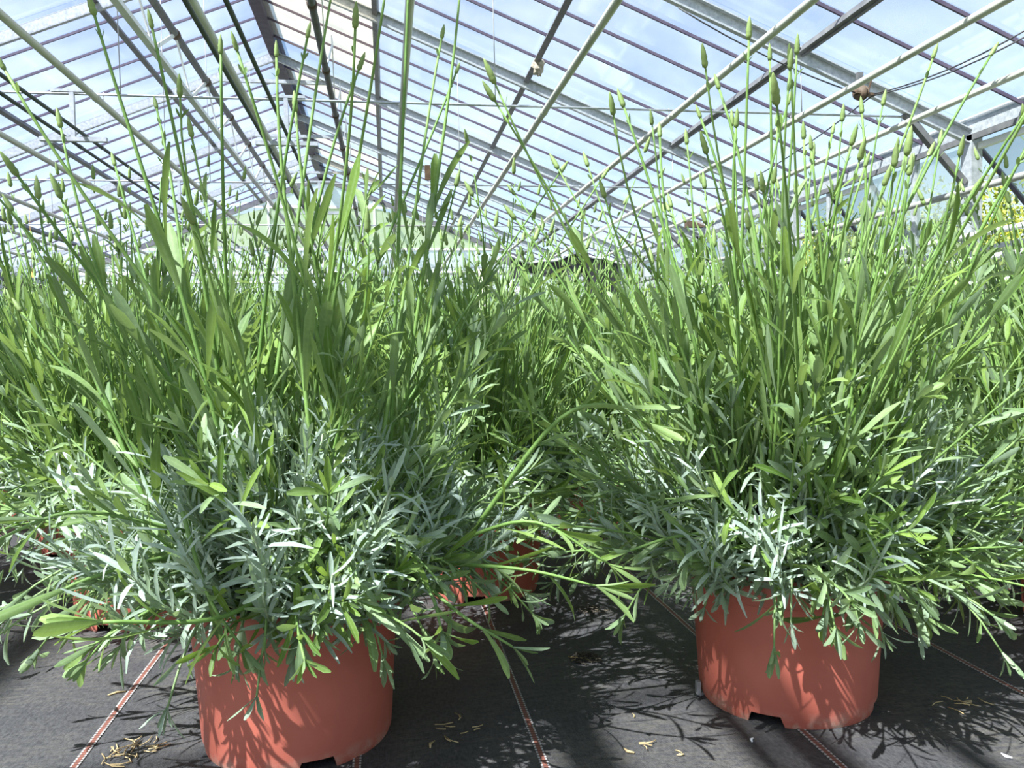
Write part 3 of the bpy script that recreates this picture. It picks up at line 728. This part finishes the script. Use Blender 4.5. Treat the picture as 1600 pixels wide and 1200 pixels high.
def fountain(pl, n_tuft, n_shoot, n_stalk, spread=1.0, hmax=.66, tint=None, tuft_segs=3, tips=(), grey_shoot=.10, n_low=50, tilt=36, tipL=.074, tipW=.0080, narrow=1.0, toward=None):
    rg = pl.rg
    for i in range(n_tuft):
        a = rg.uniform(0, 6.283); ti = math.radians(4+94*rg.rand()**.75); rb = .07*min(1, ti/1.2)*rg.uniform(.5, 1.1)
        base = np.array([rb*math.cos(a), rb*math.sin(a), SOIL+.006]); a2 = a+rg.normal()*.3
        di = np.array([math.sin(ti)*math.cos(a2), math.sin(ti)*math.sin(a2), math.cos(ti)+.1])
        pl.tuft(base, di, rg.uniform(.07, .17)*(1 if ti < 1.1 else .95), tuft_segs)
    for i in range(n_shoot):
        a = rg.uniform(0, 6.283); u = rg.rand(); ti = math.radians(12+80*u**.8); a2 = a+rg.normal()*.25
        base = np.array([.06*math.cos(a)*u, .06*math.sin(a)*u, SOIL+.012])
        out = np.array([math.cos(a2), math.sin(a2), 0]); up = np.array([0, 0, 1.])
        ln = rg.uniform(.17, .31)*spread*(1 if toward is None else 1-.42*max(0, math.cos(a2-toward))*math.sin(ti)); droop = max(0, u-.72)*.5
        p1 = base+out*ln*.3*math.sin(ti)+up*ln*(.3*math.cos(ti)+.10)
        p2 = base+out*ln*.72*math.sin(ti)+up*ln*(.66*math.cos(ti)+.20-droop*.2)
        p3 = base+out*ln*1.0*math.sin(ti)+up*ln*(1.0*math.cos(ti)+.34-droop*2.2)+rg.normal(size=3)*.012
        pl.shoot(bez(base, p1, p2, p3, 12), rg.uniform(.034, .056), rg.uniform(.0045, .0075), rg.uniform(.016, .026), grey=max(0, grey_shoot+rg.normal()*.12), tint=tint)
    for i in range(n_low):                   # low shoots that lean over the rim and hang
        a = rg.uniform(0, 6.283); a2 = a+rg.normal()*.2; out = np.array([math.cos(a2), math.sin(a2), 0]); up = np.array([0, 0, 1.])
        base = np.array([.075*math.cos(a), .075*math.sin(a), SOIL+.015]); ln = rg.uniform(.09, .21)*spread*(1 if toward is None else 1-.5*max(0, math.cos(a2-toward))); rise = rg.uniform(.02, .07); fall = rg.uniform(-.02, .07)
        pl.shoot(bez(base, base+out*.02+up*(rise+.01), base+out*ln*.6+up*(rise+.015), base+out*ln+up*(rise-fall), 10), rg.uniform(.028, .046), rg.uniform(.0042, .0068), rg.uniform(.011, .018),
                 grey=float(np.clip(rg.uniform(.05, .75), 0, 1)), tint=tint, start=.3, ang=.7)
    for tip in tips:
        a = rg.uniform(0, 6.28); b = np.array([.08*math.cos(a), .08*math.sin(a), SOIL+.02]); b[:2] = b[:2]*.8+tip[:2]*.2
        pl.stalk(b, tip, npairs=rg.randint(3, 6), L=tipL, W=tipW, r=.0024, top=rg.uniform(.34, .64))
    for i in range(n_stalk):
        a = rg.uniform(0, 6.283); u = rg.rand(); ti = math.radians(2+tilt*u); h = rg.uniform(.62, 1.0)*(hmax-SOIL)
        rb = .105*rg.rand()**.6; base = np.array([rb*math.cos(a), rb*math.sin(a), SOIL+.015+.02*(rb > .08)]); a2 = a+rg.normal()*.35
        tip = base+np.array([math.cos(a2)*math.tan(ti)*h, math.sin(a2)*math.tan(ti)*h, h])
        pl.stalk(base, tip, npairs=rg.randint(4, 7), r=.0017, L=.064, W=.0066*narrow)

# --- the two plants in front: stalks as parts, the largest leaves as parts, the rest of the foliage as stuff
def hero(name, loc, seed, label, tips_px, custom, cfg, pot_me, n_leaf=290):
    t = empty('potted_lavender', loc); tag(t, label, 'plant', 'two front pots')
    add_pot(t, pot_me); so = link('soil', soil_me, t, (0, 0, SOIL))
    L0 = np.array(loc)
    pl = Plant(seed)
    tips = [at_y(px, py, Y)-L0 for px, py, Y in tips_px]
    fountain(pl, tips=tips, toward=math.atan2(-loc[1], -loc[0]), **cfg)
    for c in custom:
        K = np.array([at_y(px, py, Y)-L0 for px, py, Y in c['pts']])
        x = np.linspace(0, len(K)-1, 14); i0 = np.clip(x.astype(int), 0, len(K)-2)
        # Catmull-Rom through the points
        Kp = np.vstack([2*K[0]-K[1], K, 2*K[-1]-K[-2]]); P = []
        for xx, i in zip(x, i0):
            f = xx-i; a, b, cc, d = Kp[i], Kp[i+1], Kp[i+2], Kp[i+3]
            P.append(.5*(2*b+(cc-a)*f+(2*a-5*b+4*cc-d)*f*f+(3*b-a-3*cc+d)*f**3))
        pl.shoot(np.array(P), c.get('L', .05), c.get('W', .008), c.get('gap', .03), c.get('grey', .12), c.get('ang', .7), c.get('tint'), c.get('r', .002), c.get('start', .3))
    sc = []
    for i, l in enumerate(pl.leaves):        # size on the picture, nearer ones first
        c = l['p']+l['d']*l['L']*.5+L0; x, y, z = proj(c)
        vis = -40 < x < 1640 and -40 < y < 1240 and l['grey'] < .6
        front = 1.0+1.2*((loc[1]-c[1])/.25) if c[1] < loc[1]+.05 else .4
        sc.append((l['L']*l['W']/(z*z)*front if vis else -1, i))
    chosen = set(i for s_, i in sorted(sc, reverse=True)[:n_leaf] if s_ > 0)
    stalk_ob = []
    rgb = np.random.RandomState(seed+9)
    for s_ in pl.stalks:
        b = MB(); add_stem(b, s_['P'], s_['r0'], s_['r1'], s_['tint'], 0, 6, 0)
        o = b.build('flower_stem', M['stem'], t); stalk_ob.append(o)
        b = MB(); add_bud(b, s_['P'][-1], s_['P'][-1]-s_['P'][-2], s_['bud'], rgb, 0); b.build('flower_bud', M['bud'], o)
    rest = MB()
    for P, r0, r1, ti, g in pl.stems: add_stem(rest, P, r0, r1, ti, g)
    for i, l in enumerate(pl.leaves):
        if i in chosen:
            b = MB(); leaf(b, **leaf_args(l)); b.build('leaf', M['leaf'], stalk_ob[l['owner']] if l['owner'] is not None else t)
        else: leaf(rest, **leaf_args(l))
    tag(rest.build('foliage', [M['leaf'], M['stem'], M['bud']], t), kind='stuff')
    return t

LP, RP = (-.093, .815, 0), (.413, .808, 0)
tipsL = [(148, 25, .72), (238, 45, .76), (345, 85, .74), (371, 80, .70), (8, 110, .70), (555, 45, .70), (606, -40, .72), (640, -60, .80), (722, -60, .88), (28, 275, .72),
         (432, 90, .78), (462, 175, .85), (480, 60, .82), (560, 110, .86), (95, 200, .84), (690, 60, .92), (712, 115, 1.0), (300, 215, .9), (520, -20, .92), (20, 330, .86), (245, 170, .95), (180, 260, .92)]
tipsR = [(1170, 62, .76), (1203, 95, .82), (1124, 140, .80), (1095, 185, .84), (1230, 165, .80), (1457, 92, .78), (1547, 88, .78), (1347, 178, .82), (1256, 218, .74), (1268, 235, .78),
         (975, 168, .80), (1031, 215, .86), (1300, 210, .9), (1330, 228, .74), (1351, 262, .8), (1415, 240, .9), (1420, 275, .72), (1450, 245, .9), (1595, 250, .8), (1150, 200, .72), (1193, 300, .7), (1480, 330, .7), (1520, 300, .85)]
customL = [dict(pts=[(482, 870, .735), (484, 930, .69), (466, 992, .675)], L=.040, W=.0095, gap=.03, start=.55, ang=1.15, grey=.3),
           dict(pts=[(630, 870, .74), (672, 925, .68), (690, 985, .66)], L=.048, W=.0095, gap=.022, start=.35, ang=1.0, grey=.2),
           dict(pts=[(455, 905, .72), (340, 966, .66), (160, 972, .62)], L=.072, W=.0085, gap=.05, start=.45, ang=.5, tint=.9, r=.0026, grey=0),
           dict(pts=[(285, 800, .70), (325, 930, .67), (378, 1012, .66)], L=.046, W=.009, gap=.04, start=.5, ang=1.0, grey=.1),
           dict(pts=[(740, 830, .76), (860, 668, .73), (940, 632, .72), (1010, 660, .70)], L=.055, W=.007, gap=.04, start=.25, ang=.45, tint=.95, r=.0026, grey=0),
           dict(pts=[(700, 850, .76), (830, 815, .70), (950, 880, .68)], L=.055, W=.006, gap=.035, start=.3, ang=.5, tint=.9, grey=0),
           dict(pts=[(690, 880, .74), (820, 890, .68), (930, 915, .66)], L=.060, W=.006, gap=.03, start=.3, ang=.5, tint=.85, grey=0),
           dict(pts=[(640, 890, .73), (720, 960, .67), (800, 1010, .66)], L=.045, W=.007, gap=.03, start=.4, ang=.6, tint=.6, grey=.1),
           dict(pts=[(300, 860, .74), (150, 900, .68), (20, 960, .66)], L=.055, W=.007, gap=.03, start=.3, ang=.5, tint=.5),
           dict(pts=[(330, 900, .73), (240, 950, .69), (150, 1005, .67)], L=.045, W=.006, gap=.035, start=.4, ang=.5, tint=.6),
           dict(pts=[(290, 830, .74), (120, 800, .70), (-20, 850, .68)], L=.055, W=.007, gap=.028, start=.3, ang=.5, tint=.5),
           dict(pts=[(550, 890, .73), (560, 950, .70), (600, 1000, .69)], L=.030, W=.005, gap=.02, start=.3, ang=.8, grey=.5)]
customR = [dict(pts=[(1300, 850, .74), (1360, 890, .70), (1395, 945, .69)], L=.040, W=.0065, gap=.016, start=.25, ang=.8, tint=.6, grey=.15),
           dict(pts=[(1270, 850, .74), (1330, 900, .69), (1330, 950, .68)], L=.038, W=.0065, gap=.016, start=.3, ang=.9, tint=.5, grey=.25),
           dict(pts=[(1370, 840, .76), (1430, 870, .72), (1490, 920, .71)], L=.042, W=.006, gap=.016, start=.25, ang=.6, tint=.7),
           dict(pts=[(1290, 860, .73), (1292, 920, .69), (1286, 962, .675)], L=.046, W=.0085, gap=.018, start=.4, ang=1.0, grey=.2),
           dict(pts=[(1330, 850, .73), (1390, 900, .68), (1440, 960, .67)], L=.045, W=.0065, gap=.02, start=.3, ang=.6, tint=.6),
           dict(pts=[(1350, 840, .74), (1450, 880, .69), (1550, 930, .67)], L=.045, W=.006, gap=.02, start=.3, ang=.5, tint=.5),
           dict(pts=[(1230, 850, .74), (1240, 900, .70), (1220, 945, .69)], L=.034, W=.007, gap=.02, start=.3, ang=.9, grey=.3),
           dict(pts=[(1130, 830, .74), (1050, 840, .70), (985, 860, .69)], L=.042, W=.006, gap=.02, start=.3, ang=.5, tint=.5),
           dict(pts=[(1150, 830, .74), (1120, 850, .71), (1105, 885, .70)], L=.036, W=.007, gap=.03, start=.4, ang=.6, tint=.6)]
pot_a, pot_b = pot_mesh(math.radians(-83)), pot_mesh(math.radians(-138))
hero('potted_lavender', LP, 11, 'large lavender plant in terracotta plastic pot, front left, with tallest stalks', tipsL, customL,
     dict(n_tuft=250, n_shoot=55, n_stalk=20, n_low=85, tipL=.084, tipW=.0096, spread=1.0, hmax=.56, grey_shoot=.12), pot_a)
hero('potted_lavender', RP, 23, 'lavender plant in terracotta plastic pot, front right, pot fully visible', tipsR, customR,
     dict(n_tuft=170, n_shoot=150, n_stalk=60, n_low=105, spread=.95, hmax=.60, grey_shoot=.16), pot_b)

# --- the bed behind: a few variants, shared meshes
def variant(seed):
    pl = Plant(seed); fountain(pl, 50, 50, 92, tilt=27, narrow=.85, spread=.95, hmax=.605, tuft_segs=3, grey_shoot=.08, n_low=75)
    for l in pl.leaves: l['segs'] = 3; l['W'] *= 1.12
    fol = MB(); rgb = np.random.RandomState(seed+5)
    for P, r0, r1, ti, g in pl.stems: add_stem(fol, P[::2], r0, r1, ti, g, 4)
    st = [MB() for _ in pl.stalks]
    for l in pl.leaves: leaf(st[l['owner']] if l['owner'] is not None else fol, **leaf_args(l))
    for b, s_ in zip(st, pl.stalks):
        add_stem(b, s_['P'][::2], s_['r0'], s_['r1'], s_['tint'], 0, 4); 
        add_bud(b, s_['P'][-1], s_['P'][-1]-s_['P'][-2], s_['bud'], rgb)
    mats = [M['leaf'], M['stem'], M['bud']]
    allst = MB()
    for b in st:
        o = allst.n
        for V, C in zip(b.v, b.c): allst.v.append(V); allst.c.append(C); allst.n += len(V)
        allst.f += [tuple(i+o for i in f) for f in b.f]; allst.mi += b.mi; allst.smooth += b.smooth
    return dict(fol=fol.mesh('foliage', mats), stems=[b.mesh('flower_stem', mats) for b in st], all=allst.mesh('flower_stems', mats))
VAR = [variant(100+k) for k in range(5)]
LABELS = {(0, -2): 'lavender at the left picture edge, its pot out of view, leaves reaching in',
          (0, 2): 'lavender at the right picture edge beside the front right pot, its pot out of view',
          (1, -1): 'lavender just behind and left of the front left pot, red pot glimpsed below',
          (1, 0): 'lavender in the gap between the two front pots, one row behind',
          (1, 1): 'lavender just behind and right of the front right pot'}
rg = random.Random(77); cnt = 0
for row in range(0, 17):
    Y = .81+.43*row
    for k in range(-30, 31):
        X = -.093+.506*k+(.26 if row % 2 else 0)
        if row == 0:
            if k in (0, 1): continue
            if k == -1: X -= .24
        if X < XL+.8 or X > XR-.75: continue
        x0, y0, z0 = proj((X, Y, .4))
        if z0 < .2 or x0 < -520/max(.6, Y)-40 or x0 > 1640+520/max(.6, Y): continue
        if row > 0: X += rg.uniform(-.03, .03)
        yy = Y+(rg.uniform(-.03, .03) if row else .12); cnt += 1
        t = empty('potted_lavender', (X, yy, 0), rg.uniform(0, 6.28))
        key = None
        if row == 0: key = (0, -2) if k < 0 else (0, 2)
        elif row == 1 and k in (-1, 0, 1): key = (1, k)
        s = rg.uniform(.92, 1.08)
        if key in LABELS: tag(t, LABELS.pop(key), 'plant', 'lavender pots close behind the front row')
        else: tag(t, 'lavender plant in the dense green bed behind the front pots', 'plant', 'lavender plants in the bed behind')
        add_pot(t, pot_a); link('soil', soil_me, t, (0, 0, SOIL))
        v = VAR[rg.randrange(5)]
        f_ = tag(link('foliage', v['fol'], t), kind='stuff'); f_.scale = (s, s, 1)
        if row <= 2:
            for me in v['stems']: link('flower_stem', me, t)
        else: f2 = tag(link('flower_stems', v['all'], t), kind='stuff'); f2.scale = (s, s, rg.uniform(.94, 1.08))
print('bed plants', cnt)

# ------------------------------------------------------------------ litter on the floor
def straw(P, n, spread, seed, lb, mat='straw', ln=.02):
    rg = random.Random(seed); q = MB()
    for i in range(n):
        a = rg.uniform(0, 6.28); r = spread*rg.random()**.7; b = rg.uniform(0, 6.28); l = ln*rg.uniform(.4, 1.3)
        c = np.array([r*math.cos(a), r*math.sin(a), .0015+.004*rg.random()*(1-r/spread)]); d = np.array([math.cos(b), math.sin(b), 0])
        q.tube([c-d*l/2, c+np.array([-d[1], d[0], 0])*l*.12, c+d*l/2], .0006, 4)
    o = q.build('plant_litter', M[mat], None, (P[0], P[1], 0)); return tag(o, lb, 'litter', None, 'stuff')
straw(at_z(205, 1175, 0), 26, .028, 1, 'small tangle of dry straw on the fabric left of the front left pot')
straw(at_z(700, 1140, 0), 10, .03, 2, 'few short straws on the fabric right of the front left pot', ln=.014)
straw(at_z(912, 1030, 0), 60, .018, 3, 'small dark heap of plant litter between the front pots', 'dark_debris', .012)
straw(at_z(905, 1032, 0), 10, .012, 4, 'pale straws on the dark litter heap', 'straw', .010)
straw(at_z(925, 955, 0), 40, .022, 8, 'dark litter behind the heap between the pots', 'dark_debris', .012)
straw(at_z(1500, 1100, 0), 12, .03, 5, 'thin straws on the fabric right of the front right pot', ln=.014)
straw(at_z(1020, 1150, 0), 8, .05, 6, 'few straws on the fabric left of the front right pot', ln=.010)
def bit(px, py, l, a, mk, lb):
    P = at_z(px, py, 0); q = MB(); d = np.array([math.cos(a), math.sin(a), 0]); s_ = np.array([-d[1], d[0], 0])
    q.tube([-d*l/2, s_*l*.18, d*l/2], [.0008, .0014, .0006], 5); tag(q.build('straw_bit', M[mk], None, (P[0], P[1], .0014)), lb, 'litter')
bit(183, 1085, .018, .4, 'straw', 'single yellow leaf bit on the fabric at left')
bit(676, 1165, .014, 1.2, 'straw', 'pale straw bit right of the front left pot')
bit(983, 1175, .012, 2.2, 'straw', 'pale straw bit in front between the pots')
bit(1573, 1183, .010, 1.9, 'paper', 'white curled bit at the right front corner')
bit(1176, 1158, .008, 1.0, 'paper', 'white crumb before the front right pot')
P = at_z(1095, 1080, .004); q = MB(); q.beam((0, 0, 0), (0, 0, .014), .004, .006, (0, 1, 0)); q.beam((0, 0, .0), (.008, .004, .0), .006, .003)
tag(q.build('drip_clip', M['grey_clip'], None, (P[0]-.003, P[1], .0015)), 'small grey clip at the foot of the front right pot', 'clip')
